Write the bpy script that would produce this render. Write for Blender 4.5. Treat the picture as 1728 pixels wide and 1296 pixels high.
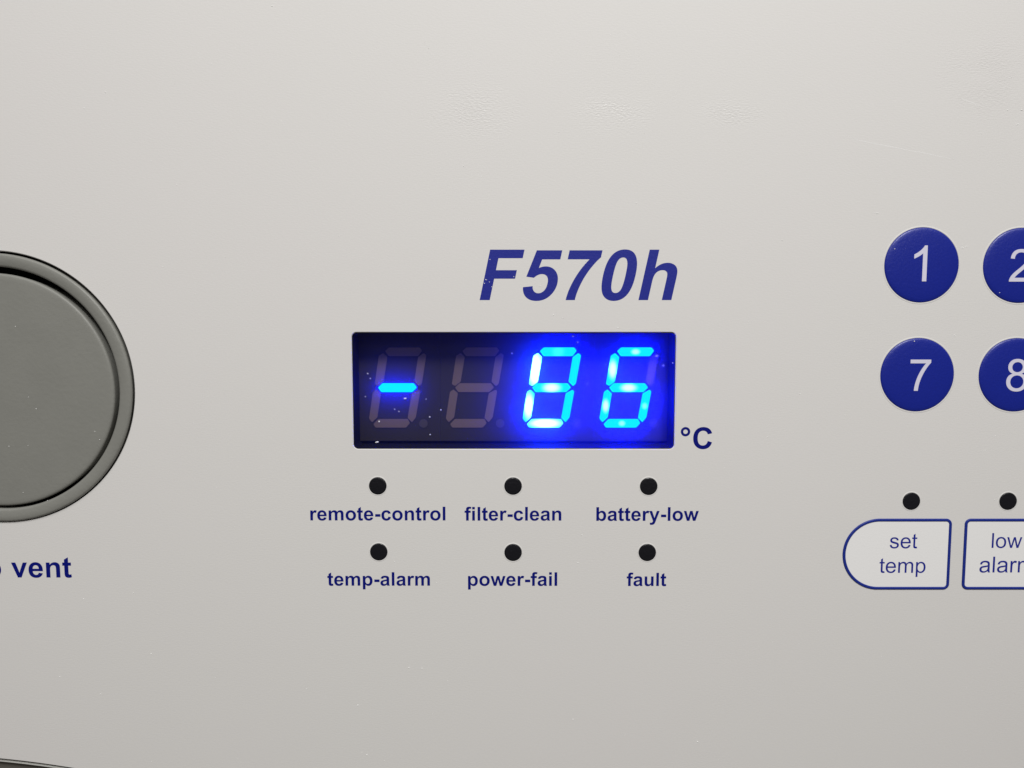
import bpy, math, random
from mathutils import Vector, Euler
from mathutils.geometry import tessellate_polygon

# ---------------------------------------------------------------- clear
for o in list(bpy.data.objects):
    bpy.data.objects.remove(o)
SC = bpy.context.scene
COL = SC.collection

# ---------------------------------------------------------------- camera
F_PX = 1300.0                       # focal length in pixels of the 1728 px wide photograph
DIST = 130.0                        # mm from the panel
TILT = math.radians(4.85)           # looking slightly down on the upright panel
CAM = Vector((0.0, -DIST * math.cos(TILT), DIST * math.sin(TILT)))
cam_data = bpy.data.cameras.new('camera')
cam_data.sensor_width = 36.0
cam_data.lens = 36.0 * F_PX / 1728.0
cam_data.clip_start = 0.005
cam_data.clip_end = 50.0
cam = bpy.data.objects.new('camera', cam_data)
COL.objects.link(cam)
cam.location = CAM * 0.001
cam.rotation_euler = Euler((math.pi / 2 - TILT, 0, 0))
SC.camera = cam

# ---------------------------------------------------------------- world, lamps, exposure
world = bpy.data.worlds.new('World')
SC.world = world
world.use_nodes = True
bg = world.node_tree.nodes['Background']
bg.inputs['Color'].default_value = (1.0, 0.92, 0.85, 1)
bg.inputs['Strength'].default_value = 0.12

def aim(o, target):
    o.rotation_euler = (Vector(target) - o.location).to_track_quat('-Z', 'Y').to_euler()

ld = bpy.data.lights.new('falloff_spot', 'SPOT')  # added lamp; its soft cone edge makes the brightness fall off down the panel
ld.energy = 26.8
ld.color = (1.0, 0.995, 0.985)
ld.spot_size = math.radians(31)
ld.spot_blend = 1.0
ld.shadow_soft_size = 0.10
lo = bpy.data.objects.new('falloff_spot', ld)
COL.objects.link(lo)
lo.location = (0.14, -0.78, 0.72)
aim(lo, (0.002, 0.0, 0.018))

def strip_lamp(name, size, energy, loc, target, color):
    la = bpy.data.lights.new(name, 'AREA')
    la.shape = 'RECTANGLE'
    la.size, la.size_y = size
    la.energy = energy
    la.color = color
    o = bpy.data.objects.new(name, la)
    COL.objects.link(o)
    o.location = loc
    aim(o, target)
strip_lamp('gradient_strip_lamp', (0.9, 0.12), 1.5, (-0.02, -0.31, 0.39), (0, 0, 0), (1.0, .99, .985))  # added lamp, set close so the panel darkens from top to bottom
strip_lamp('far_strip_lamp', (0.9, 0.08), 0.7, (0.15, -1.2, 0.45), (0, 0, 0), (1.0, .99, .98))

SC.view_settings.view_transform = 'Standard'
SC.view_settings.look = 'None'
SC.view_settings.gamma = 1.0
SC.view_settings.exposure = 0.0
SC.view_settings.use_curve_mapping = False
SC.render.engine = 'CYCLES'
SC.cycles.use_denoising = True
SC.cycles.max_bounces = 8
SC.cycles.transparent_max_bounces = 12
SC.cycles.sample_clamp_indirect = 4.0

# ---------------------------------------------------------------- helpers
def U(px, py, Y=0.0):
    """where the sight line through a pixel of the photograph meets the upright plane y = Y (mm)"""
    a, b = (px - 864.0) / F_PX, -(py - 648.0) / F_PX
    c, s = math.cos(TILT), math.sin(TILT)
    d = Vector((a, c + b * s, -s + b * c))
    t = (Y - CAM.y) / d.y
    p = CAM + d * t
    return p.x, p.z

def new_obj(name, verts, faces, mat, parent=None, origin=(0, 0, 0), smooth=None, mats=None, midx=None):
    """verts in mm, world position; the object's origin is put at `origin` (mm)"""
    me = bpy.data.meshes.new(name)
    ox, oy, oz = origin
    me.from_pydata([((v[0] - ox) * .001, (v[1] - oy) * .001, (v[2] - oz) * .001) for v in verts], [], faces)
    if mats:
        for m in mats:
            me.materials.append(m)
        me.polygons.foreach_set('material_index', midx)
    else:
        me.materials.append(mat)
    if smooth is not None:
        me.polygons.foreach_set('use_smooth', [True] * len(me.polygons))
        me.set_sharp_from_angle(angle=math.radians(smooth))
    me.update()
    o = bpy.data.objects.new(name, me)
    COL.objects.link(o)
    loc = Vector(origin) * .001
    if parent is not None:
        o.parent = parent
        loc = loc - world_loc(parent)
    o.location = loc
    return o

def world_loc(o):
    l = o.location.copy()
    while o.parent is not None:
        o = o.parent
        l = l + o.location
    return l

def empty(name, origin, label, cat, group=None):
    o = bpy.data.objects.new(name, None)
    o.empty_display_size = .005
    COL.objects.link(o)
    o.location = Vector(origin) * .001
    return tag(o, label, cat, group)

def tag(o, label=None, cat=None, group=None, kind=None):
    if label: o['label'] = label
    if cat: o['category'] = cat
    if group: o['group'] = group
    if kind: o['kind'] = kind
    return o

def slab(name, islands, y0, y1, mat, parent=None, origin=None, chamfer=None, smooth=None):
    """islands: list of lists of loops [(x,z)...] (first outline, then holes); front face at y0, back at y1.
    chamfer: parallel list of wider/narrower front loops that slope down to the wall at y0+c -> (c, loops)"""
    V, Fc = [], []
    for k, loops in enumerate(islands):
        front = chamfer[1][k] if chamfer else loops
        base = len(V)
        flat = [p for l in front for p in l]
        V += [(p[0], y0, p[1]) for p in flat]
        for t in tessellate_polygon([[Vector((p[0], p[1], 0)) for p in l] for l in front]):
            a, b, c = t
            A, B, C_ = flat[a], flat[b], flat[c]
            if (B[0]-A[0])*(C_[1]-A[1]) - (B[1]-A[1])*(C_[0]-A[0]) < 0:
                b, c = c, b
            Fc.append((base + a, base + b, base + c))
        prev = base
        steps = []
        if chamfer:
            steps.append((loops, y0 + chamfer[0]))
        steps.append((loops, y1))
        for lp, y in steps:
            nb = len(V)
            i = 0
            for l in lp:
                n = len(l)
                V += [(p[0], y, p[1]) for p in l]
                for j in range(n):
                    a, b = i + j, i + (j + 1) % n
                    Fc.append((prev + b, prev + a, nb + a, nb + b))
                i += n
            prev = nb
    if origin is None:
        xs = [v[0] for v in V]; zs = [v[2] for v in V]
        origin = ((min(xs)+max(xs))/2, y1, (min(zs)+max(zs))/2)
    return new_obj(name, V, Fc, mat, parent, origin, smooth)

def lathe(name, cx, cz, prof, mat, parent=None, n=128, smooth=28, origin=None, wob=None):
    """prof: [(r, y)] from outside in; a last r of 0 closes the disc"""
    V, Fc = [], []
    rings = []
    for r, y in prof:
        if r == 0:
            V.append((cx, y, cz)); rings.append([len(V) - 1])
        else:
            b = len(V)
            for i in range(n):
                a = 2 * math.pi * i / n
                V.append((cx + r * math.cos(a), y, cz + r * math.sin(a)))
            rings.append(list(range(b, b + n)))
    for A, B in zip(rings, rings[1:]):
        for i in range(n):
            j = (i + 1) % n
            if len(B) == 1:
                Fc.append((A[i], A[j], B[0]))
            elif len(A) == 1:
                Fc.append((A[0], B[j], B[i]))
            else:
                Fc.append((A[i], A[j], B[j], B[i]))
    return new_obj(name, V, Fc, mat, parent, origin or (cx, 0, cz), smooth)

def circle(cx, cz, r, n=160, rev=False):
    l = [(cx + r * math.cos(2*math.pi*i/n), cz + r * math.sin(2*math.pi*i/n)) for i in range(n)]
    return l[::-1] if rev else l

def round_rect(x0, x1, z0, z1, radii, n=10):
    """counter-clockwise; radii = (bottom left, bottom right, top right, top left)"""
    out = []
    for (cx, cz, a0), r in zip([(x0, z0, math.pi), (x1, z0, 1.5*math.pi), (x1, z1, 0), (x0, z1, .5*math.pi)], radii):
        sx = 1 if cx == x0 else -1
        sz = 1 if cz == z0 else -1
        k = max(n, int(n * r / 1.2))
        for i in range(k + 1):
            a = a0 + .5 * math.pi * i / k
            out.append((cx + sx * r + r * math.cos(a), cz + sz * r + r * math.sin(a)))
    return out

def rib(name, path, w, h, mat, parent, y=0.0, n=8):
    """a half-round raised line along a closed path"""
    V, Fc = [], []
    m = len(path)
    for i, p in enumerate(path):
        a, b = Vector(path[i - 1]), Vector(path[(i + 1) % m])
        t = (b - a).normalized()
        nn = Vector((t.y, -t.x))
        for k in range(n + 1):
            ang = math.pi * k / n
            q = Vector(p) + nn * (w / 2 * math.cos(ang))
            V.append((q.x, y + .01 - h * math.sin(ang) ** .6, q.y))
    for i in range(m):
        j = (i + 1) % m
        for k in range(n):
            Fc.append((i*(n+1)+k, i*(n+1)+k+1, j*(n+1)+k+1, j*(n+1)+k))
    xs = [v[0] for v in V]; zs = [v[2] for v in V]
    return new_obj(name, V, Fc, mat, parent, ((min(xs)+max(xs))/2, y, (min(zs)+max(zs))/2), 60)

# ---------------------------------------------------------------- letter outlines (grotesque, 6400 units to the em)
BOLD = {
 'r': (2491, "M1300 0L422 0L422 3319L1238 3319L1238 2847Q1447 3181 1614 3287Q1781 3394 1994 3394Q2294 3394 2572 3228L2300 2463Q2078 2606 1888 2606Q1703 2606 1575 2504Q1447 2403 1373 2137Q1300 1872 1300 1025Z"),
 'e': (3559, "M2381 1056L3256 909Q3088 428 2723 176Q2359 -75 1813 -75Q947 -75 531 491Q203 944 203 1634Q203 2459 634 2926Q1066 3394 1725 3394Q2466 3394 2894 2905Q3322 2416 3303 1406L1103 1406Q1113 1016 1316 798Q1519 581 1822 581Q2028 581 2168 693Q2309 806 2381 1056ZM2431 1944Q2422 2325 2234 2523Q2047 2722 1778 2722Q1491 2722 1303 2513Q1116 2303 1119 1944Z"),
 'm': (5691, "M394 3319L1203 3319L1203 2866Q1638 3394 2238 3394Q2556 3394 2790 3262Q3025 3131 3175 2866Q3394 3131 3647 3262Q3900 3394 4188 3394Q4553 3394 4806 3245Q5059 3097 5184 2809Q5275 2597 5275 2122L5275 0L4397 0L4397 1897Q4397 2391 4306 2534Q4184 2722 3931 2722Q3747 2722 3584 2609Q3422 2497 3350 2280Q3278 2063 3278 1594L3278 0L2400 0L2400 1819Q2400 2303 2353 2443Q2306 2584 2207 2653Q2109 2722 1941 2722Q1738 2722 1575 2612Q1413 2503 1342 2297Q1272 2091 1272 1613L1272 0L394 0Z"),
 'o': (3909, "M256 1706Q256 2144 472 2553Q688 2963 1083 3178Q1478 3394 1966 3394Q2719 3394 3200 2905Q3681 2416 3681 1669Q3681 916 3195 420Q2709 -75 1972 -75Q1516 -75 1102 131Q688 338 472 736Q256 1134 256 1706ZM1156 1659Q1156 1166 1390 903Q1625 641 1969 641Q2313 641 2545 903Q2778 1166 2778 1666Q2778 2153 2545 2415Q2313 2678 1969 2678Q1625 2678 1390 2415Q1156 2153 1156 1659Z"),
 't': (2131, "M1981 3319L1981 2619L1381 2619L1381 1281Q1381 875 1398 808Q1416 741 1477 697Q1538 653 1625 653Q1747 653 1978 738L2053 56Q1747 -75 1359 -75Q1122 -75 931 4Q741 84 652 211Q563 338 528 553Q500 706 500 1172L500 2619L97 2619L97 3319L500 3319L500 3978L1381 4491L1381 3319Z"),
 '-': (2131, "M359 1222L359 2100L2084 2100L2084 1222Z"),
 'c': (3559, "M3353 2338L2488 2181Q2444 2441 2289 2572Q2134 2703 1888 2703Q1559 2703 1364 2476Q1169 2250 1169 1719Q1169 1128 1367 884Q1566 641 1900 641Q2150 641 2309 783Q2469 925 2534 1272L3397 1125Q3263 531 2881 228Q2500 -75 1859 -75Q1131 -75 698 384Q266 844 266 1656Q266 2478 700 2936Q1134 3394 1875 3394Q2481 3394 2839 3133Q3197 2872 3353 2338Z"),
 'n': (3909, "M3478 0L2600 0L2600 1694Q2600 2231 2544 2389Q2488 2547 2361 2634Q2234 2722 2056 2722Q1828 2722 1647 2597Q1466 2472 1398 2265Q1331 2059 1331 1503L1331 0L453 0L453 3319L1269 3319L1269 2831Q1703 3394 2363 3394Q2653 3394 2893 3289Q3134 3184 3257 3021Q3381 2859 3429 2653Q3478 2447 3478 2063Z"),
 'l': (1778, "M459 0L459 4581L1338 4581L1338 0Z"),
 'i': (1778, "M459 3769L459 4581L1338 4581L1338 3769ZM459 0L459 3319L1338 3319L1338 0Z"),
 'f': (2131, "M75 3319L563 3319L563 3569Q563 3988 652 4194Q741 4400 980 4529Q1219 4659 1584 4659Q1959 4659 2319 4547L2200 3934Q1991 3984 1797 3984Q1606 3984 1523 3895Q1441 3806 1441 3553L1441 3319L2097 3319L2097 2628L1441 2628L1441 0L563 0L563 2628L75 2628Z"),
 'a': (3559, "M1116 2306L319 2450Q453 2931 781 3162Q1109 3394 1756 3394Q2344 3394 2631 3255Q2919 3116 3036 2902Q3153 2688 3153 2116L3144 1091Q3144 653 3186 445Q3228 238 3344 0L2475 0Q2441 88 2391 259Q2369 338 2359 363Q2134 144 1878 34Q1622 -75 1331 -75Q819 -75 523 203Q228 481 228 906Q228 1188 362 1408Q497 1628 739 1745Q981 1863 1438 1950Q2053 2066 2291 2166L2291 2253Q2291 2506 2166 2614Q2041 2722 1694 2722Q1459 2722 1328 2630Q1197 2538 1116 2306ZM2291 1594Q2122 1538 1756 1459Q1391 1381 1278 1306Q1106 1184 1106 997Q1106 813 1243 678Q1381 544 1594 544Q1831 544 2047 700Q2206 819 2256 991Q2291 1103 2291 1419Z"),
 'b': (3909, "M422 0L422 4581L1300 4581L1300 2931Q1706 3394 2263 3394Q2869 3394 3266 2955Q3663 2516 3663 1694Q3663 844 3258 384Q2853 -75 2275 -75Q1991 -75 1714 67Q1438 209 1238 488L1238 0ZM1294 1731Q1294 1216 1456 969Q1684 619 2063 619Q2353 619 2558 867Q2763 1116 2763 1650Q2763 2219 2556 2470Q2350 2722 2028 2722Q1713 2722 1503 2476Q1294 2231 1294 1731Z"),
 'y': (3559, "M44 3319L978 3319L1772 963L2547 3319L3456 3319L2284 125L2075 -453Q1959 -744 1854 -897Q1750 -1050 1614 -1145Q1478 -1241 1279 -1294Q1081 -1347 831 -1347Q578 -1347 334 -1294L256 -606Q463 -647 628 -647Q934 -647 1081 -467Q1228 -288 1306 -9Z"),
 'w': (4978, "M1078 0L28 3319L881 3319L1503 1144L2075 3319L2922 3319L3475 1144L4109 3319L4975 3319L3909 0L3066 0L2494 2134L1931 0Z"),
 'p': (3909, "M434 3319L1253 3319L1253 2831Q1413 3081 1684 3237Q1956 3394 2288 3394Q2866 3394 3269 2941Q3672 2488 3672 1678Q3672 847 3266 386Q2859 -75 2281 -75Q2006 -75 1782 34Q1559 144 1313 409L1313 -1263L434 -1263ZM1303 1716Q1303 1156 1525 889Q1747 622 2066 622Q2372 622 2575 867Q2778 1113 2778 1672Q2778 2194 2568 2447Q2359 2700 2047 2700Q1722 2700 1512 2448Q1303 2197 1303 1716Z"),
 'u': (3909, "M2644 0L2644 497Q2463 231 2167 78Q1872 -75 1544 -75Q1209 -75 943 72Q678 219 559 484Q441 750 441 1219L441 3319L1319 3319L1319 1794Q1319 1094 1367 936Q1416 778 1544 686Q1672 594 1869 594Q2094 594 2272 717Q2450 841 2515 1023Q2581 1206 2581 1919L2581 3319L3459 3319L3459 0Z"),
 'v': (3559, "M1372 0L34 3319L956 3319L1581 1625L1763 1059Q1834 1275 1853 1344Q1897 1484 1947 1625L2578 3319L3481 3319L2163 0Z"),
 'C': (4622, "M3397 1684L4294 1400Q4088 650 3608 286Q3128 -78 2391 -78Q1478 -78 890 545Q303 1169 303 2250Q303 3394 893 4026Q1484 4659 2447 4659Q3288 4659 3813 4163Q4125 3869 4281 3319L3366 3100Q3284 3456 3026 3662Q2769 3869 2400 3869Q1891 3869 1573 3503Q1256 3138 1256 2319Q1256 1450 1568 1081Q1881 713 2381 713Q2750 713 3015 947Q3281 1181 3397 1684Z"),
 'F': (3909, "M472 0L472 4581L3613 4581L3613 3806L1397 3806L1397 2722L3309 2722L3309 1947L1397 1947L1397 0Z"),
 '5': (3559, "M284 1178L1159 1269Q1197 972 1381 798Q1566 625 1806 625Q2081 625 2272 848Q2463 1072 2463 1522Q2463 1944 2273 2155Q2084 2366 1781 2366Q1403 2366 1103 2031L391 2134L841 4519L3163 4519L3163 3697L1506 3697L1369 2919Q1663 3066 1969 3066Q2553 3066 2959 2641Q3366 2216 3366 1538Q3366 972 3038 528Q2591 -78 1797 -78Q1163 -78 763 262Q363 603 284 1178Z"),
 '7': (3559, "M272 3703L272 4519L3278 4519L3278 3881Q2906 3516 2521 2831Q2138 2147 1936 1376Q1734 606 1738 0L891 0Q913 950 1283 1937Q1653 2925 2272 3703Z"),
 '0': (3559, "M1756 4600Q2422 4600 2797 4125Q3244 3563 3244 2259Q3244 959 2794 391Q2422 -78 1756 -78Q1088 -78 678 436Q269 950 269 2269Q269 3563 719 4131Q1091 4600 1756 4600ZM1756 3872Q1597 3872 1472 3770Q1347 3669 1278 3406Q1188 3066 1188 2259Q1188 1453 1269 1151Q1350 850 1473 750Q1597 650 1756 650Q1916 650 2041 751Q2166 853 2234 1116Q2325 1453 2325 2259Q2325 3066 2244 3367Q2163 3669 2039 3770Q1916 3872 1756 3872Z"),
 'h': (3909, "M1334 4581L1334 2897Q1759 3394 2350 3394Q2653 3394 2897 3281Q3141 3169 3264 2994Q3388 2819 3433 2606Q3478 2394 3478 1947L3478 0L2600 0L2600 1753Q2600 2275 2550 2415Q2500 2556 2373 2639Q2247 2722 2056 2722Q1838 2722 1666 2615Q1494 2509 1414 2295Q1334 2081 1334 1663L1334 0L456 0L456 4581Z"),
 ' ': (1778, ""),
}
REGULAR = {
 '1': (3559, "M2384 0L1822 0L1822 3584Q1619 3391 1289 3197Q959 3003 697 2906L697 3450Q1169 3672 1522 3987Q1875 4303 2022 4600L2384 4600Z"),
 '2': (3559, "M3222 541L3222 0L194 0Q188 203 259 391Q375 700 629 1000Q884 1300 1366 1694Q2113 2306 2375 2664Q2638 3022 2638 3341Q2638 3675 2398 3904Q2159 4134 1775 4134Q1369 4134 1125 3890Q881 3647 878 3216L300 3275Q359 3922 746 4261Q1134 4600 1788 4600Q2447 4600 2831 4234Q3216 3869 3216 3328Q3216 3053 3103 2787Q2991 2522 2730 2228Q2469 1934 1863 1422Q1356 997 1212 845Q1069 694 975 541Z"),
 '7': (3559, "M303 3981L303 4522L3269 4522L3269 4084Q2831 3619 2401 2847Q1972 2075 1738 1259Q1569 684 1522 0L944 0Q953 541 1156 1306Q1359 2072 1739 2783Q2119 3494 2547 3981Z"),
 '8': (3559, "M1131 2484Q781 2613 612 2850Q444 3088 444 3419Q444 3919 803 4259Q1163 4600 1759 4600Q2359 4600 2725 4251Q3091 3903 3091 3403Q3091 3084 2923 2848Q2756 2613 2416 2484Q2838 2347 3058 2040Q3278 1734 3278 1309Q3278 722 2862 322Q2447 -78 1769 -78Q1091 -78 675 323Q259 725 259 1325Q259 1772 486 2073Q713 2375 1131 2484ZM1019 3438Q1019 3113 1228 2906Q1438 2700 1772 2700Q2097 2700 2305 2904Q2513 3109 2513 3406Q2513 3716 2298 3927Q2084 4138 1766 4138Q1444 4138 1231 3931Q1019 3725 1019 3438ZM838 1322Q838 1081 952 856Q1066 631 1291 507Q1516 384 1775 384Q2178 384 2440 643Q2703 903 2703 1303Q2703 1709 2433 1975Q2163 2241 1756 2241Q1359 2241 1098 1978Q838 1716 838 1322Z"),
 's': (3200, "M197 991L753 1078Q800 744 1014 566Q1228 388 1613 388Q2000 388 2187 545Q2375 703 2375 916Q2375 1106 2209 1216Q2094 1291 1634 1406Q1016 1563 777 1677Q538 1791 414 1992Q291 2194 291 2438Q291 2659 392 2848Q494 3038 669 3163Q800 3259 1026 3326Q1253 3394 1513 3394Q1903 3394 2198 3281Q2494 3169 2634 2976Q2775 2784 2828 2463L2278 2388Q2241 2644 2061 2787Q1881 2931 1553 2931Q1166 2931 1000 2803Q834 2675 834 2503Q834 2394 903 2306Q972 2216 1119 2156Q1203 2125 1616 2013Q2213 1853 2448 1751Q2684 1650 2818 1456Q2953 1263 2953 975Q2953 694 2789 445Q2625 197 2315 61Q2006 -75 1616 -75Q969 -75 630 194Q291 463 197 991Z"),
 'e': (3559, "M2694 1069L3275 997Q3138 488 2766 206Q2394 -75 1816 -75Q1088 -75 661 373Q234 822 234 1631Q234 2469 665 2931Q1097 3394 1784 3394Q2450 3394 2872 2941Q3294 2488 3294 1666Q3294 1616 3291 1516L816 1516Q847 969 1125 678Q1403 388 1819 388Q2128 388 2347 550Q2566 713 2694 1069ZM847 1978L2700 1978Q2663 2397 2488 2606Q2219 2931 1791 2931Q1403 2931 1139 2672Q875 2413 847 1978Z"),
 't': (1778, "M1650 503L1731 6Q1494 -44 1306 -44Q1000 -44 831 53Q663 150 594 308Q525 466 525 972L525 2881L113 2881L113 3319L525 3319L525 4141L1084 4478L1084 3319L1650 3319L1650 2881L1084 2881L1084 941Q1084 700 1114 631Q1144 563 1211 522Q1278 481 1403 481Q1497 481 1650 503Z"),
 'm': (5331, "M422 0L422 3319L925 3319L925 2853Q1081 3097 1340 3245Q1600 3394 1931 3394Q2300 3394 2536 3241Q2772 3088 2869 2813Q3263 3394 3894 3394Q4388 3394 4653 3120Q4919 2847 4919 2278L4919 0L4359 0L4359 2091Q4359 2428 4304 2576Q4250 2725 4106 2815Q3963 2906 3769 2906Q3419 2906 3187 2673Q2956 2441 2956 1928L2956 0L2394 0L2394 2156Q2394 2531 2256 2718Q2119 2906 1806 2906Q1569 2906 1367 2781Q1166 2656 1075 2415Q984 2175 984 1722L984 0Z"),
 'p': (3559, "M422 -1272L422 3319L934 3319L934 2888Q1116 3141 1344 3267Q1572 3394 1897 3394Q2322 3394 2647 3175Q2972 2956 3137 2557Q3303 2159 3303 1684Q3303 1175 3120 767Q2938 359 2589 142Q2241 -75 1856 -75Q1575 -75 1351 44Q1128 163 984 344L984 -1272ZM931 1641Q931 1000 1190 694Q1450 388 1819 388Q2194 388 2461 705Q2728 1022 2728 1688Q2728 2322 2467 2637Q2206 2953 1844 2953Q1484 2953 1207 2617Q931 2281 931 1641Z"),
 'l': (1422, "M409 0L409 4581L972 4581L972 0Z"),
 'o': (3559, "M213 1659Q213 2581 725 3025Q1153 3394 1769 3394Q2453 3394 2887 2945Q3322 2497 3322 1706Q3322 1066 3130 698Q2938 331 2570 128Q2203 -75 1769 -75Q1072 -75 642 372Q213 819 213 1659ZM791 1659Q791 1022 1069 705Q1347 388 1769 388Q2188 388 2466 706Q2744 1025 2744 1678Q2744 2294 2464 2611Q2184 2928 1769 2928Q1347 2928 1069 2612Q791 2297 791 1659Z"),
 'w': (4622, "M1034 0L19 3319L600 3319L1128 1403L1325 691Q1338 744 1497 1375L2025 3319L2603 3319L3100 1394L3266 759L3456 1400L4025 3319L4572 3319L3534 0L2950 0L2422 1988L2294 2553L1622 0Z"),
 'a': (3559, "M2588 409Q2275 144 1986 34Q1697 -75 1366 -75Q819 -75 525 192Q231 459 231 875Q231 1119 342 1320Q453 1522 633 1644Q813 1766 1038 1828Q1203 1872 1538 1913Q2219 1994 2541 2106Q2544 2222 2544 2253Q2544 2597 2384 2738Q2169 2928 1744 2928Q1347 2928 1158 2789Q969 2650 878 2297L328 2372Q403 2725 575 2942Q747 3159 1072 3276Q1397 3394 1825 3394Q2250 3394 2515 3294Q2781 3194 2906 3042Q3031 2891 3081 2659Q3109 2516 3109 2141L3109 1391Q3109 606 3145 398Q3181 191 3288 0L2700 0Q2613 175 2588 409ZM2541 1666Q2234 1541 1622 1453Q1275 1403 1131 1340Q988 1278 909 1158Q831 1038 831 891Q831 666 1001 516Q1172 366 1500 366Q1825 366 2078 508Q2331 650 2450 897Q2541 1088 2541 1459Z"),
 'r': (2131, "M416 0L416 3319L922 3319L922 2816Q1116 3169 1280 3281Q1444 3394 1641 3394Q1925 3394 2219 3213L2025 2691Q1819 2813 1613 2813Q1428 2813 1281 2702Q1134 2591 1072 2394Q978 2094 978 1738L978 0Z"),
}

import re
def glyph(path, n=7):
    loops, cur, pos = [], [], None
    for cmd, args in re.findall(r'([MLQZ])([-0-9 ]*)', path):
        v = [float(a) for a in args.split()]
        if cmd == 'M':
            cur = [(v[0], v[1])]
        elif cmd == 'L':
            cur.append((v[0], v[1]))
        elif cmd == 'Q':
            p0 = cur[-1]
            for i in range(1, n + 1):
                t = i / n
                cur.append(((1-t)**2*p0[0] + 2*t*(1-t)*v[0] + t*t*v[2], (1-t)**2*p0[1] + 2*t*(1-t)*v[1] + t*t*v[3]))
        else:
            if abs(cur[0][0]-cur[-1][0]) + abs(cur[0][1]-cur[-1][1]) < 1:
                cur.pop()
            loops.append(cur)
    return loops

def lettering(name, string, font, left, right, base, mat, parent, y=0.0, lift=.012, slant=0.0, zs=1.0, right_units=None):
    """flat letters whose ink spans the photograph's pixels left..right on the baseline"""
    glyphs, x = [], 0
    for ch in string:
        adv, path = font[ch]
        loops = glyph(path)
        if loops:
            glyphs.append([[(px + x + slant * pz, pz) for px, pz in l] for l in loops])
        x += adv
    allx = [p[0] for g in glyphs for l in g for p in l]
    ax, bx = min(allx), max(allx)
    x0, z0 = U(left, base, y)
    x1, _ = U(right, base, y)
    s = (x1 - x0) / (bx - ax)
    isl = [[[((p[0] - ax) * s + x0, p[1] * s * zs + z0) for p in l] for l in g] for g in glyphs]
    return slab(name, isl, y - lift, y + .004, mat, parent)

# ---------------------------------------------------------------- materials
def material(name, color, rough=.5, spec=.5):
    m = bpy.data.materials.new(name)
    m.use_nodes = True
    b = m.node_tree.nodes['Principled BSDF']
    b.inputs['Base Color'].default_value = (*color, 1)
    b.inputs['Roughness'].default_value = rough
    b.inputs['Specular IOR Level'].default_value = spec
    return m

def add_grain(m, scale, dist, strength=1.0, scale2=None, colvar=0.0):
    """fine moulded or printed texture, as bump; colvar lets the pigment vary a little"""
    nt = m.node_tree; N = nt.nodes; L = nt.links
    b = N['Principled BSDF']
    tc = N.new('ShaderNodeNewGeometry')
    n1 = N.new('ShaderNodeTexNoise'); n1.inputs['Scale'].default_value = scale; n1.inputs['Detail'].default_value = 3
    L.new(tc.outputs['Position'], n1.inputs['Vector'])
    bump = N.new('ShaderNodeBump'); bump.inputs['Distance'].default_value = dist; bump.inputs['Strength'].default_value = strength
    L.new(n1.outputs['Fac'], bump.inputs['Height'])
    L.new(bump.outputs['Normal'], b.inputs['Normal'])
    if colvar:
        col = tuple(b.inputs['Base Color'].default_value)
        n2 = N.new('ShaderNodeTexNoise'); n2.inputs['Scale'].default_value = scale2 or scale * .7; n2.inputs['Detail'].default_value = 4
        L.new(tc.outputs['Position'], n2.inputs['Vector'])
        mx = N.new('ShaderNodeMix'); mx.data_type = 'RGBA'
        mx.inputs[6].default_value = tuple(c * (1 - colvar) for c in col[:3]) + (1,)
        mx.inputs[7].default_value = tuple(min(1, c * (1 + colvar)) for c in col[:3]) + (1,)
        L.new(n2.outputs['Fac'], mx.inputs[0])
        L.new(mx.outputs[2], b.inputs['Base Color'])
    return m

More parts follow.
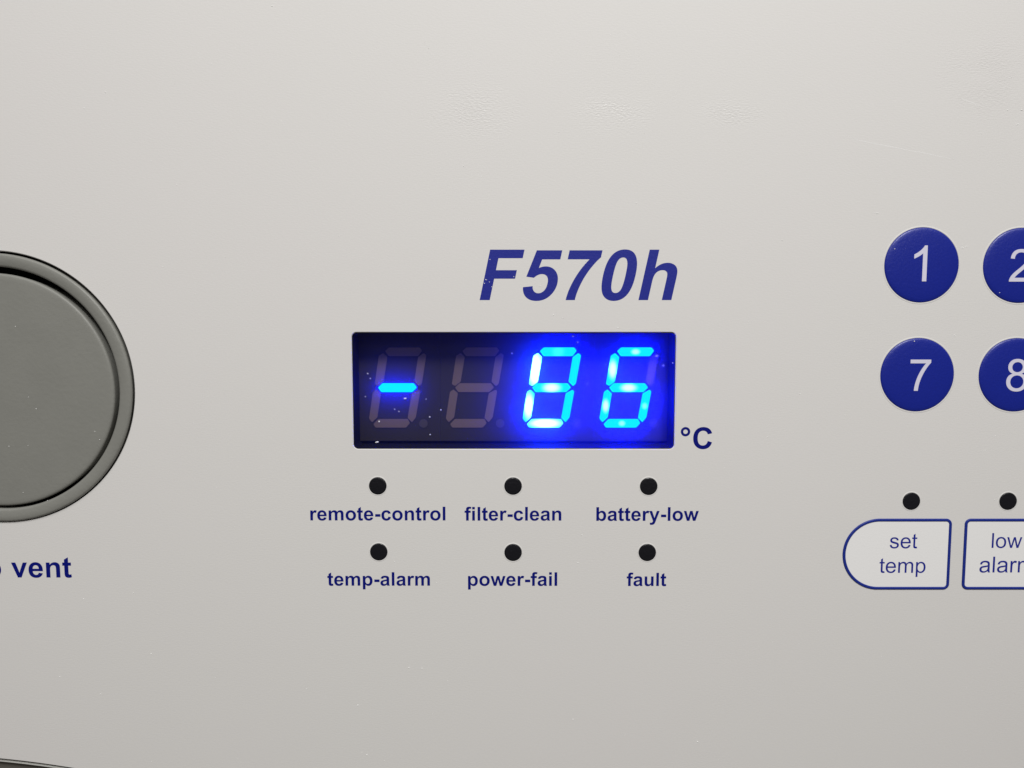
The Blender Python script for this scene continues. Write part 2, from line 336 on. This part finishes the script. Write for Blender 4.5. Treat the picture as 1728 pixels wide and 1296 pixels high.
# cream plastic overlay: matte grain, a few rubbed patches that glint
panel_mat = material('cream_overlay_plastic', (.70, .675, .63), .42, .36)
def build_panel_mat(m):
    nt = m.node_tree; N = nt.nodes; L = nt.links
    b = N['Principled BSDF']
    g = N.new('ShaderNodeNewGeometry')
    fine = N.new('ShaderNodeTexNoise'); fine.inputs['Scale'].default_value = 3200; fine.inputs['Detail'].default_value = 2
    mp = N.new('ShaderNodeMapping'); mp.inputs['Scale'].default_value = (.6, 1, 1.35)
    L.new(g.outputs['Position'], mp.inputs['Vector']); L.new(mp.outputs['Vector'], fine.inputs['Vector'])
    coarse = N.new('ShaderNodeTexNoise'); coarse.inputs['Scale'].default_value = 45; coarse.inputs['Detail'].default_value = 4
    L.new(g.outputs['Position'], coarse.inputs['Vector'])
    patch = N.new('ShaderNodeTexNoise'); patch.inputs['Scale'].default_value = 110; patch.inputs['Detail'].default_value = 5
    patch.inputs['Roughness'].default_value = .62
    mp2 = N.new('ShaderNodeMapping'); mp2.inputs['Location'].default_value = (.31, 0, .17); mp2.inputs['Scale'].default_value = (1, 1, 2.2)
    L.new(g.outputs['Position'], mp2.inputs['Vector']); L.new(mp2.outputs['Vector'], patch.inputs['Vector'])
    pr = N.new('ShaderNodeMapRange'); pr.inputs['From Min'].default_value = .36; pr.inputs['From Max'].default_value = .58
    L.new(patch.outputs['Fac'], pr.inputs['Value'])
    # places rubbed by hands, mostly in a band above the lettering
    prev = None
    for cx, cy, sx, sy in [(800, 190, 75, 42), (1035, 188, 62, 34), (1225, 194, 62, 26), (1670, 130, 75, 60)]:
        X, Z = U(cx, cy)
        mpb = N.new('ShaderNodeMapping'); mpb.vector_type = 'TEXTURE'
        mpb.inputs['Location'].default_value = (X * .001, 0, Z * .001)
        mpb.inputs['Scale'].default_value = (sx * 1e-4, 1e3, sy * 1e-4)
        L.new(g.outputs['Position'], mpb.inputs['Vector'])
        ln = N.new('ShaderNodeVectorMath'); ln.operation = 'LENGTH'; L.new(mpb.outputs['Vector'], ln.inputs[0])
        mr = N.new('ShaderNodeMapRange'); mr.inputs['From Min'].default_value = 1.3; mr.inputs['From Max'].default_value = .3
        L.new(ln.outputs['Value'], mr.inputs['Value'])
        if prev is None:
            prev = mr.outputs['Result']
        else:
            m_ = N.new('ShaderNodeMath'); m_.operation = 'MAXIMUM'
            L.new(prev, m_.inputs[0]); L.new(mr.outputs['Result'], m_.inputs[1]); prev = m_.outputs['Value']
    mul = N.new('ShaderNodeMath'); mul.operation = 'MULTIPLY'
    L.new(pr.outputs['Result'], mul.inputs[0]); L.new(prev, mul.inputs[1])
    rr = N.new('ShaderNodeMapRange'); rr.inputs['To Min'].default_value = .58; rr.inputs['To Max'].default_value = .32
    L.new(mul.outputs['Value'], rr.inputs['Value']); L.new(rr.outputs['Result'], b.inputs['Roughness'])
    bs = N.new('ShaderNodeMapRange'); bs.inputs['To Min'].default_value = .24; bs.inputs['To Max'].default_value = 1.0
    L.new(mul.outputs['Value'], bs.inputs['Value'])
    bump = N.new('ShaderNodeBump'); bump.inputs['Distance'].default_value = .00006
    L.new(bs.outputs['Result'], bump.inputs['Strength']); L.new(fine.outputs['Fac'], bump.inputs['Height'])
    bump2 = N.new('ShaderNodeBump'); bump2.inputs['Distance'].default_value = .0006; bump2.inputs['Strength'].default_value = .08
    L.new(coarse.outputs['Fac'], bump2.inputs['Height']); L.new(bump.outputs['Normal'], bump2.inputs['Normal'])
    L.new(bump2.outputs['Normal'], b.inputs['Normal'])
    # faint uneven yellowing of the plastic
    yel = N.new('ShaderNodeTexNoise'); yel.inputs['Scale'].default_value = 14; yel.inputs['Detail'].default_value = 3
    L.new(g.outputs['Position'], yel.inputs['Vector'])
    mx = N.new('ShaderNodeMix'); mx.data_type = 'RGBA'
    mx.inputs[6].default_value = (.728, .704, .690, 1); mx.inputs[7].default_value = (.712, .706, .676, 1)
    L.new(yel.outputs['Fac'], mx.inputs[0]); L.new(mx.outputs[2], b.inputs['Base Color'])
build_panel_mat(panel_mat)

blue_ink = add_grain(material('blue_print', (.010, .018, .26), .45, .4), 2600, .00005, .5, 5000, .18)
caption_ink = add_grain(material('dark_blue_print', (.001, .005, .17), .5, .18), 2600, .00004, .4, 5000, .15)
button_blue = add_grain(material('blue_button_skin', (.004, .015, .265), .36, .5), 2400, .00006, .5, 4000, .14)
outline_blue = add_grain(material('blue_key_outline', (.008, .024, .24), .38, .45), 3000, .00004, .4, 4000, .2)
numeral_mat = add_grain(material('pale_numeral', (.70, .68, .80), .45, .4), 3000, .00003, .4)
key_white = add_grain(material('white_key_face', (.87, .865, .855), .42, .45), 3000, .00004, .3)
indicator_mat = add_grain(material('black_lens', (.006, .006, .009), .30, .45), 2200, .00008, 1.0)
grey_plastic = add_grain(material('grey_moulded_plastic', (.232, .232, .210), .46, .42), 1500, .00008, .5, 160, .07)
black_plastic = material('black_plastic', (.006, .006, .007), .6, .3)
gap_shade_black = material('gap_shade_black', (.004, .004, .004), .8, .2)  # near-black, shade of the gaps and groove put into the colour
black_mask = material('display_housing_black', (.004, .004, .006), .8, .15)
digit_face_mat = add_grain(material('dark_digit_face', (.024, .019, .018), .55, .3), 4000, .00003, .3)
unlit_mat = add_grain(material('unlit_segment_resin', (.140, .096, .088), .5, .3), 3000, .00003, .3)
dp_mat = material('unlit_point_resin', (.055, .045, .052), .5, .3)
dust_mat = material('dust_white', (.9, .9, .88), .7, .2)

def make_lit():
    """blue-cyan lamp: a small die behind each segment; the object's colour gives the die's strength and spread"""
    m = bpy.data.materials.new('lit_segment')
    m.use_nodes = True
    nt = m.node_tree; N = nt.nodes; L = nt.links
    N.clear()
    out = N.new('ShaderNodeOutputMaterial')
    em = N.new('ShaderNodeEmission')
    tc = N.new('ShaderNodeTexCoord')
    oi = N.new('ShaderNodeObjectInfo')
    sc = N.new('ShaderNodeSeparateColor'); L.new(oi.outputs['Color'], sc.inputs['Color'])
    sx = N.new('ShaderNodeSeparateXYZ'); L.new(tc.outputs['Object'], sx.inputs['Vector'])
    def math_(op, a, b=None):
        n = N.new('ShaderNodeMath'); n.operation = op
        for i, v in enumerate((a, b)):
            if v is None: continue
            if isinstance(v, (int, float)): n.inputs[i].default_value = v
            else: L.new(v, n.inputs[i])
        return n.outputs[0]
    dx = math_('DIVIDE', math_('MULTIPLY', sx.outputs['X'], 1000.0), math_('MULTIPLY', sc.outputs['Green'], 10.0))
    dz = math_('DIVIDE', math_('MULTIPLY', sx.outputs['Z'], 1000.0), math_('MULTIPLY', sc.outputs['Blue'], 10.0))
    r2 = math_('ADD', math_('MULTIPLY', dx, dx), math_('MULTIPLY', dz, dz))
    e = math_('EXPONENT', math_('MULTIPLY', math_('POWER', r2, 1.8), -1.0))
    hot = math_('MULTIPLY', e, sc.outputs['Red'])
    mx = N.new('ShaderNodeMix'); mx.data_type = 'RGBA'
    mx.clamp_factor = False
    mx.inputs[6].default_value = (.004, .98, 0, 1)
    mx.inputs[7].default_value = (1.35, 7.0, 0, 1)
    L.new(hot, mx.inputs[0])
    # the lamp's deep blue output is far stronger than the green and red it also gives
    rg = N.new('ShaderNodeSeparateColor'); L.new(mx.outputs[2], rg.inputs['Color'])
    cc = N.new('ShaderNodeCombineColor')
    L.new(rg.outputs['Red'], cc.inputs['Red']); L.new(rg.outputs['Green'], cc.inputs['Green'])
    L.new(math_('MULTIPLY', oi.outputs['Alpha'], 165.0), cc.inputs['Blue'])
    L.new(cc.outputs['Color'], em.inputs['Color'])
    em.inputs['Strength'].default_value = 1.0
    L.new(em.outputs[0], out.inputs['Surface'])
    return m
lit_mat = make_lit()

def make_filter():
    """thin smoked sheet over the digits: lets most light straight through, scatters a little of it"""
    m = bpy.data.materials.new('smoked_diffusing_sheet')
    m.use_nodes = True
    nt = m.node_tree; N = nt.nodes; L = nt.links
    N.clear()
    out = N.new('ShaderNodeOutputMaterial')
    tr = N.new('ShaderNodeBsdfTransparent'); tr.inputs['Color'].default_value = (1, 1, 1, 1)
    tl = N.new('ShaderNodeBsdfTranslucent'); tl.inputs['Color'].default_value = (.20, .50, .95, 1)
    mx = N.new('ShaderNodeMixShader'); mx.inputs[0].default_value = .07
    L.new(tr.outputs[0], mx.inputs[1]); L.new(tl.outputs[0], mx.inputs[2])
    L.new(mx.outputs[0], out.inputs['Surface'])
    return m
filter_mat = make_filter()

def make_window():
    m = bpy.data.materials.new('clear_window_plastic')
    m.use_nodes = True
    nt = m.node_tree; N = nt.nodes; L = nt.links
    N.clear()
    out = N.new('ShaderNodeOutputMaterial')
    tr = N.new('ShaderNodeBsdfTransparent'); tr.inputs['Color'].default_value = (.97, .97, .98, 1)
    gl = N.new('ShaderNodeBsdfGlossy'); gl.inputs['Roughness'].default_value = .22
    mx = N.new('ShaderNodeMixShader'); mx.inputs[0].default_value = .016
    L.new(tr.outputs[0], mx.inputs[1]); L.new(gl.outputs[0], mx.inputs[2])
    # the matte plastic also scatters a little light
    tl = N.new('ShaderNodeBsdfTranslucent'); tl.inputs['Color'].default_value = (.25, .5, .95, 1)
    m2 = N.new('ShaderNodeMixShader'); m2.inputs[0].default_value = .02
    L.new(mx.outputs[0], m2.inputs[1]); L.new(tl.outputs[0], m2.inputs[2])
    L.new(m2.outputs[0], out.inputs['Surface'])
    return m
window_mat = make_window()

# ---------------------------------------------------------------- the panel
VCX, VCZ = U(-3.0, 655.5); VR = 23.0
dx0, dz1 = U(593.6, 561.0); dx1, _ = U(1140.9, 561.0); _, dz0 = U(864, 757.5)
dx0 = (dx0 + U(596.6, 757.5)[0]) / 2; dx1 = (dx1 + U(1137.4, 757.5)[0]) / 2
RX, RZ = U(60, 1287.3)
SL = math.atan(.1375)
RR = 170.0
RCX, RCZ = RX - RR * math.sin(SL), RZ - RR * math.cos(SL)

panel = empty('control_panel', (0, 0, -100),
              'cream plastic control panel printed with blue captions, filling the whole picture', 'control panel')
PX0, PX1, PZ0, PZ1 = -300, 300, -430, 160
def plate_loops(c):
    return [round_rect(PX0 + c, PX1 - c, PZ0 + c, PZ1 - c, (6, 6, 6, 6)),
            circle(VCX, VCZ, VR + c, 200, True),
            round_rect(dx0 - c, dx1 + c, dz0 - c, dz1 + c, (.8 + c,) * 4)[::-1],
            circle(RCX, RCZ, RR + c, 400, True)]
slab('faceplate', [plate_loops(0)], 0.0, 2.2, panel_mat, panel, (0, 0, 0), (.12, [plate_loops(.12)]), 30)
slab('backing_plate', [[round_rect(PX0 + 3, PX1 - 3, PZ0 + 3, PZ1 - 3, (4,) * 4)]], 16.0, 19.0, gap_shade_black, panel, (0, 16, 0))  # added behind the faceplate so its gaps stay dark

SK = .2126
lettering('model_lettering', 'F570h', BOLD, 809.4, 1142.2, 506.4, blue_ink, panel, slant=SK)
for s, l, r, b in [('remote-control', 523.8, 751.7, 878.2), ('filter-clean', 784.0, 947.2, 878.5),
                   ('battery-low', 1006.2, 1179.0, 878.9), ('temp-alarm', 552.7, 725.6, 988.3),
                   ('power-fail', 789.8, 940.2, 988.6), ('fault', 1057.4, 1124.2, 988.9)]:
    lettering('caption', s, BOLD, l, r, b, caption_ink, panel)
# caption of the vent: only its end is in the picture
bw = sum(BOLD[c][0] for c in 'vent')
lettering('caption', 'vent', BOLD, 19.9, 121.4, 974.5, caption_ink, panel)
lettering('caption', 'to', BOLD, -43.5, 2.6, 974.5, caption_ink, panel)
u = lettering('unit_lettering', 'C', BOLD, 1169.4, 1201.2, 757.4, caption_ink, panel)
rx0, rz = U(1148.8, 728.5); rx1, _ = U(1164.8, 728.5)
rr = (rx1 - rx0) / 2
slab('degree_mark', [[circle(rx0 + rr, rz, rr, 48), circle(rx0 + rr, rz, rr - .42, 48, True)]], -.012, .004, caption_ink, panel)

# ---------------------------------------------------------------- vent cap
def round_cap(name, cx, cz, R, ring_w, gap, disc_shift, label, cat, dn=160, lift=.5):
    t = empty(name, (cx, 2.0, cz), label, cat)
    ri = R - ring_w
    ring = [(R - .35, 5.0), (R - .35, .6), (R - .12, -lift * .25), (R - .22, -lift * .75), (R - .5, -lift), (R - ring_w * .5, -lift * .92),
            (ri + .45, -lift * .72), (ri + .16, -lift * .5), (ri, -lift * .05), (ri + .6, 5.5)]
    lathe('rim', cx, cz, ring, grey_plastic, t, dn, 50)
    rd = ri - gap
    sx, sz = disc_shift
    disc = [(rd - .7, 5.5), (rd, .12), (rd - .03, -.02), (rd - .12, -.15), (rd - .28, -.24), (rd - .55, -.285), (rd - 1.1, -.30), (rd * .6, -.31), (0, -.31)]
    lathe('centre_disc', cx + sx, cz + sz, disc, grey_plastic, t, dn, 50)
    lathe('groove_floor', cx, cz, [(R - .3, 5.2), (0, 5.2)], gap_shade_black, t, 96)
    return t
round_cap('vent_cap', VCX + .0, VCZ - .1, VR - .15, 2.35, .78, (.0, -.30),
          'round grey vent cap with a raised rim, above the word vent', 'vent cap')

# a second grey fitting, only its curved top edge shows
lid = empty('round_fitting', (RCX, 3.0, RCZ), 'dark grey curved fitting behind a black gap in the lowest corner under the vent caption', 'fitting')
lathe('fitting_rim', RCX, RCZ, [(RR - .50, 8), (RR - .50, .9), (RR - .58, .55), (RR - .75, .45), (RR - .92, .6), (RR - 1.02, 1.6), (RR - 1.02, 8)],
      add_grain(material('grey_fitting_rim', (.42, .42, .39), .4, .5), 1500, .00006, .4), lid, 400, 60)
lathe('fitting_cover', RCX, RCZ, [(RR - 1.0, 8), (RR - 1.0, 1.7), (RR - 2.2, 1.65), (RR - 6, 1.6), (0, 1.2)],
      add_grain(material('dark_grey_fitting', (.12, .112, .095), .5, .4), 1500, .00006, .4), lid, 400, 60)

# ---------------------------------------------------------------- display
disp = empty('digital_display', ((dx0 + dx1) / 2, 6.0, dz0),
             'dark recessed four-digit display glowing blue with the reading -86', 'display')
Y_SEG = 5.6; Y_SHEET = 3.8; Y_FACE = 5.75
# black well behind the opening
w = .15
slab('housing', [[round_rect(dx0 - 2.2, dx1 + 2.2, dz0 - 2.2, dz1 + 2.2, (1,) * 4),
                  round_rect(dx0 - w, dx1 + w, dz0 - w, dz1 + w, (.8,) * 4)[::-1]]], 2.25, 9.0, black_mask, disp)
slab('window_liner', [[round_rect(dx0 + .005, dx1 - .005, dz0 + .005, dz1 - .005, (.8,) * 4),
                       round_rect(dx0 + .10, dx1 - .10, dz0 + .10, dz1 - .10, (.7,) * 4)[::-1]]], .10, 5.0, black_mask, disp)
fx0 = U(607, 700, Y_FACE)[0]; fx1 = U(1126, 700, Y_FACE)[0]
fz0 = U(864, 743.9, Y_FACE)[1]; fz1 = dz1 + .1
slab('surround', [[round_rect(dx0 - .1, dx1 + .1, dz0 - .1, dz1 + .1, (.7,) * 4)]], Y_FACE + .6, Y_FACE + 2.5, black_mask, disp)

SEG = {  # outline of the first digit's seven segments, in the photograph's pixels
 'a': [(649.8,592.5),(656.2,586.4),(708.0,586.4),(711.9,592.0),(705.3,601.0),(655.9,601.0)],
 'g': [(637.9,654.0),(645.2,646.8),(698.2,646.8),(703.4,654.0),(695.6,661.7),(643.3,661.7)],
 'd': [(630.0,715.8),(638.0,707.2),(688.0,707.2),(691.6,714.2),(685.0,721.6),(633.8,721.6)],
 'f': [(646.6,595.8),(653.7,602.4),(647.1,644.2),(638.0,651.2),(632.4,648.4),(639.2,600.4)],
 'b': [(714.9,595.8),(719.5,599.4),(711.5,647.4),(706.8,651.6),(699.2,644.2),(705.5,602.6)],
 'e': [(635.2,657.3),(642.6,663.8),(636.6,704.4),(627.8,712.6),(622.8,706.4),(629.3,661.3)],
 'c': [(706.2,657.8),(709.0,660.4),(701.7,704.4),(695.1,712.6),(687.9,705.4),(694.8,663.8)],
}
def soften(poly, r=.16, n=3):
    out = []
    m = len(poly)
    for i, p in enumerate(poly):
        p = Vector(p); a = Vector(poly[i - 1]); b = Vector(poly[(i + 1) % m])
        da, db = (a - p), (b - p)
        q0 = p + da.normalized() * min(r, da.length * .35); q1 = p + db.normalized() * min(r, db.length * .35)
        for k in range(n + 1):
            t = k / n
            q = q0 * (1 - t) ** 2 + p * 2 * t * (1 - t) + q1 * t * t
            out.append((q.x, q.y))
    return out
def ccw(l):
    return l if sum(l[i-1][0]*l[i][1] - l[i][0]*l[i-1][1] for i in range(len(l))) > 0 else l[::-1]
SEGMM = {k: ccw(soften([U(x, y, Y_SEG) for x, y in v])) for k, v in SEG.items()}
PITCH = U(714.5 + 130.1, 650, Y_SEG)[0] - U(714.5, 650, Y_SEG)[0]
DPX, DPZ = U(714.5, 714.7, Y_SEG)
# lit segments: (die strength, spread along x, spread along z) in mm
LIT = [
 {'g': (0.0, 1, 1)},
 {},
 {'a': (0.03, 1, 1), 'b': (0.0, 1, 1), 'c': (0.0, 1, 1), 'f': (1.3, 1.2, 2.9), 'e': (1.1, .85, 2.1), 'g': (.80, 1.35, .75), 'd': (1.2, 2.5, .80)},
 {'a': (.42, .65, .42), 'f': (.72, .65, 1.4), 'e': (.62, .50, 1.0), 'g': (.72, 1.2, .62), 'd': (.28, .5, .42), 'c': (.20, .42, .5)},
]
DIGIT_LABEL = ['first digit, only its cyan middle bar lit as a minus', 'second digit, fully unlit with dull brownish bars',
               'third digit, every bar lit cyan and white as an 8', 'fourth digit, lit cyan as a 6']
mid = (U(672, 654, Y_SEG)[0])
first_x0 = fx0
for k in range(4):
    x0 = fx0 if k == 0 else mid + PITCH * (k - .5) + .62
    x1 = fx1 if k == 3 else mid + PITCH * (k + .5) + .60
    dg = slab('digit', [[[(x0, fz0), (x1, fz0), (x1, fz1), (x0, fz1)]]], Y_FACE, Y_FACE + .5, digit_face_mat, disp,
              (mid + PITCH * k, Y_FACE, (fz0 + fz1) / 2))
    dg['label'] = DIGIT_LABEL[k]
    for s, poly in SEGMM.items():
        pts = [(x + PITCH * k, z) for x, z in poly]
        on = LIT[k].get(s)
        sg = slab('segment', [[pts]], Y_SEG, Y_FACE + .02, lit_mat if on else unlit_mat, dg)
        if on:
            sg.color = (on[0], on[1] * .1, on[2] * .1, (.32, 0, 1.0, .8)[k])
            if k == 0: sg['label'] = 'glowing cyan bar'
    lathe('decimal_point', DPX + PITCH * k, DPZ, [(.75, Y_FACE + .02), (.75, Y_SEG), (0, Y_SEG)], dp_mat, dg, 40)
def sheet(name, x0, x1, z0, z1, y, mat, parent):
    return new_obj(name, [(x0, y, z0), (x1, y, z0), (x1, y, z1), (x0, y, z1)], [(0, 1, 2, 3)], mat, parent, ((x0+x1)/2, y, (z0+z1)/2))
sheet('diffusing_sheet', dx0 + .1, dx1 - .1, dz0 + .1, dz1 - .1, Y_SHEET, filter_mat, disp)
sheet('display_window', dx0 + .1, dx1 - .1, dz0 + .1, dz1 - .1, .25, window_mat, disp)

# ---------------------------------------------------------------- indicator lights
IND = [(637.5, 820.0, 'remote-control', 'small round black indicator light above the caption remote-control'),
       (865.8, 820.4, '', 'small round black indicator light above the caption filter-clean'),
       (1094.6, 820.8, '', 'small round black indicator light above the caption battery-low'),
       (639.2, 931.4, '', 'small round black indicator light above the caption temp-alarm'),
       (865.8, 932.4, '', 'small round black indicator light above the caption power-fail'),
       (1092.2, 932.5, '', 'small round black indicator light above the caption fault'),
       (1537.8, 845.9, '', 'small round black indicator light above the set temp key'),
       (1700.9, 845.9, '', 'small round black indicator light above the low alarm key')]
lens0 = rim0 = None
for px, py, _, lab in IND:
    cx, cz = U(px, py)
    if lens0 is None:
        lens0 = lathe('indicator_light', cx, cz, [(1.50, .01), (1.49, -.05), (1.40, -.10), (1.2, -.12), (0, -.13)], indicator_mat, None, 56, 50)
        rim0 = lathe('indicator_rim', cx, cz, [(1.72, .004), (1.66, -.03), (1.56, -.045), (1.50, -.02), (1.49, .01)], panel_mat, lens0, 56, 60)
        o = lens0
    else:
        o = lens0.copy(); COL.objects.link(o); o.location = (cx * .001, 0, cz * .001)
        r = rim0.copy(); COL.objects.link(r); r.parent = o
    tag(o, lab, 'indicator light', 'round black indicator lights on the panel')

# ---------------------------------------------------------------- round number buttons
BTN = [(1554.9, 447.5, '1', 1540.9, 1562.9, 474.8), (1721.4, 448.3, '2', 1702.2, 1738.0, 475.2),
       (1547.4, 632.7, '7', 1534.4, 1569.0, 659.5), (1713.3, 632.9, '8', 1696.9, 1732.5, 659.8)]
skin0 = rim0 = None
for px, py, ch, l, r_, b in BTN:
    cx, cz = U(px, py)
    t = empty('number_button', (cx, 0, cz), 'round dark blue push button bearing a white numeral %s' % ch, 'button',
              'round blue number buttons')
    if skin0 is None:
        skin0 = lathe('button_skin', cx, cz, [(6.20, .01), (6.19, -.05), (6.10, -.12), (5.9, -.19), (5.5, -.24), (4.6, -.31), (3, -.37), (1.5, -.40), (0, -.41)],
                      button_blue, t, 128, 50)
        rim0 = lathe('button_rim', cx, cz, [(6.50, .004), (6.40, -.03), (6.28, -.05), (6.20, -.02), (6.19, .01)], panel_mat, t, 128, 60)
    else:
        for src in (skin0, rim0):
            c = src.copy(); COL.objects.link(c); c.parent = t
    lettering('numeral', ch, REGULAR, l, r_, b, numeral_mat, t, y=-.38, lift=.035)

# ---------------------------------------------------------------- outlined keys
kt, kb = U(1500, 877.6)[1], U(1500, 992.4)[1]
def key(x0, x1, radii, label, words):
    t = empty('outlined_key', ((x0 + x1) / 2, 0, kb), label, 'key', 'blue outlined keys under the number buttons')
    path = round_rect(x0, x1, kb, kt, radii)
    slab('key_face', [[round_rect(x0 + .05, x1 - .05, kb + .05, kt - .05, tuple(max(.2, r - .05) for r in radii))]], -.05, .01, key_white, t)
    rib('key_outline', path, .52, .17, outline_blue, t)
    for s, l, r_, b in words:
        lettering('word', s, REGULAR, l, r_, b, blue_ink, t, y=-.05)
    return t
xa = U(1424.2, 936)[0]
xb = (U(1603.9, 882)[0] + U(1598.6, 988)[0]) / 2
hh = (kt - kb) / 2
key(xa, xb, (hh, .75, .75, hh), 'white key with a half-round left end, blue outline and the words set temp',
    [('set', 1501.2, 1547.6, 925.2), ('temp', 1483.6, 1561.4, 966.6)])
xc = (U(1630.4, 882)[0] + U(1625.0, 988)[0]) / 2
key(xc, xc + 16.6, (.75,) * 4, 'white square-cornered key with blue outline and the words low alarm',
    [('low', 1673.2, 1724.2, 924.6), ('alarm', 1652.4, 1744.0, 966.0)])

# ---------------------------------------------------------------- dust, lint and scratches
random.seed(11)
def scratch(pts, w=.035):
    V, Fc = [], []
    q = [Vector(U(*p)) for p in pts]
    for i, p in enumerate(q):
        t = (q[min(i + 1, len(q) - 1)] - q[max(i - 1, 0)]).normalized()
        nn = Vector((-t.y, t.x)) * w * (.15 if i in (0, len(q) - 1) else random.uniform(.4, 1))
        V += [(p.x - nn.x, -.001, p.y - nn.y), (p.x, -.009, p.y), (p.x + nn.x, -.001, p.y + nn.y)]
    for i in range(len(q) - 1):
        a, b = 3 * i, 3 * i + 3
        Fc += [(a, a + 1, b + 1, b), (a + 1, a + 2, b + 2, b + 1)]
    return new_obj('scratch', V, Fc, key_white, panel, V[0])
scratch([(1428, 229), (1450, 237), (1470, 241), (1500, 247), (1530, 253), (1560, 258), (1585, 264), (1612, 269)])
scratch([(1618, 166), (1630, 170), (1643, 174), (1655, 184)], .05)
scratch([(826, 436), (832, 434), (838, 435), (842, 440)], .05)
V, Fc = [], []
def speck(px, py, a, b, ang=0.0, y=0.0):
    """a flat irregular grain, a x b pixels of the photograph"""
    x, z = U(px, py, y)
    a, b = a * (.060 if y > .1 else .048), b * (.060 if y > .1 else .048)
    n = 6
    base = len(V)
    V.append((x, y - min(a, b) * .8 - .01, z))
    for i in range(n):
        t = 2 * math.pi * i / n
        k = random.uniform(.7, 1.15)
        u_, v_ = a * k * math.cos(t), b * k * math.sin(t)
        V.append((x + u_ * math.cos(ang) - v_ * math.sin(ang), y + .002, z + u_ * math.sin(ang) + v_ * math.cos(ang)))
    for i in range(n):
        Fc.append((base, base + 1 + i, base + 1 + (i + 1) % n))
W = .25
for p in [(620.6,630.5,2.2,1.8),(624.8,638.8,2,1.7),(616.7,669.2,1.8,1.5),(683.4,672.3,5,2),(665.9,690.6,1.8,1.4),(673.2,694.5,1.8,1.4),
          (639.6,711.3,2.8,2.4),(725.3,703.7,2.4,2),(744,691.8,2.2,2),(725.8,733.4,2.6,1.8),(863.9,596.2,1.6,1.4),(719,673.5,1.5,1.3),
          (966.9,567.7,2,1.7),(974.8,577.5,1.8,1.6),(991.3,647.9,1.8,1.6),(1107.9,600.8,5,1.5),(1119.4,616.9,2.4,1.8),(1135.4,612.5,1.6,1.5),
          (1022.3,615.2,1.7,1.3)]:
    speck(*p, ang=random.uniform(-.3, .3), y=W)
speck(636, 746, 6, 2.2, .2, W)
for p in [(25.8,550.8),(48,670),(210,715.6),(160,728),(61,690),(39,831),(168,742),(80,845),(15,753),(47,752)]:
    speck(*p, random.uniform(1.3, 2.3), random.uniform(1.2, 1.8), random.uniform(0, 3), -.32)
for p in [(178,156,3,2),(142,183,2.5,1.5),(459,10,5,2),(690,1127,2.5,2.5),(712,1128,2.5,2.5),(604,1190,2.5,3.5),(619,1274,2.5,3),(967,1214,2,2),
          (1177,1252,2.5,3),(934,531,2.5,2.5),(950,537,2.5,2),(818,1002-490,2.5,2),(1043,553,2.5,2),(1350,665,2,2),(1631,416,3,2),(1624,418,4,1.6),
          (1611,566,3,2),(982,903,2,2),(975,950,2.5,2),(820,472,2.2,3),(826,476,2,2),(817,478,2,2),(830,484,2,2),(867,467,1.8,1.8),(988,440,1.6,2),
          (1700,186,4,1.6),(1724,186,5,2),(1717,210,5,2),(911,482,2.6,2),(1510,420,2,2),(1528,420,2.6,2),(1540,471,1.6,1.6),(1687,494,2,2),
          (1543,576,2.2,2),(1480,360,7,1.5),(141,1011,2.4,2.4),(225,1001,2,2),(255,1103,2,2),(101,1142,2,2),(170,1171,2,2),(1000,180,2,2)]:
    on_btn = abs(p[0] - 1555) < 60 and abs(p[1] - 447) < 60 or abs(p[0] - 1547) < 60 and abs(p[1] - 632) < 60 or (p[0], p[1]) == (1687, 494)
    speck(p[0], p[1], p[2], p[3], random.uniform(-.4, .4), -.27 if on_btn else -.008)
for i in range(130):
    px, py = random.uniform(240, 1728), random.uniform(0, 1296)
    if 585 < px < 1150 and 553 < py < 765 or px > 1405 and (380 < py < 700 or 870 < py < 1000):
        continue
    k = random.random() ** 2
    speck(px, py, .9 + 1.2 * k, .8 + .9 * k, random.uniform(0, 3), -.008)
dust = new_obj('dust', V, Fc, dust_mat, None, (0, 0, 0))
tag(dust, 'white specks of dust and lint scattered over the panel and display window', 'dust', kind='stuff')
print('objects', len(bpy.data.objects))
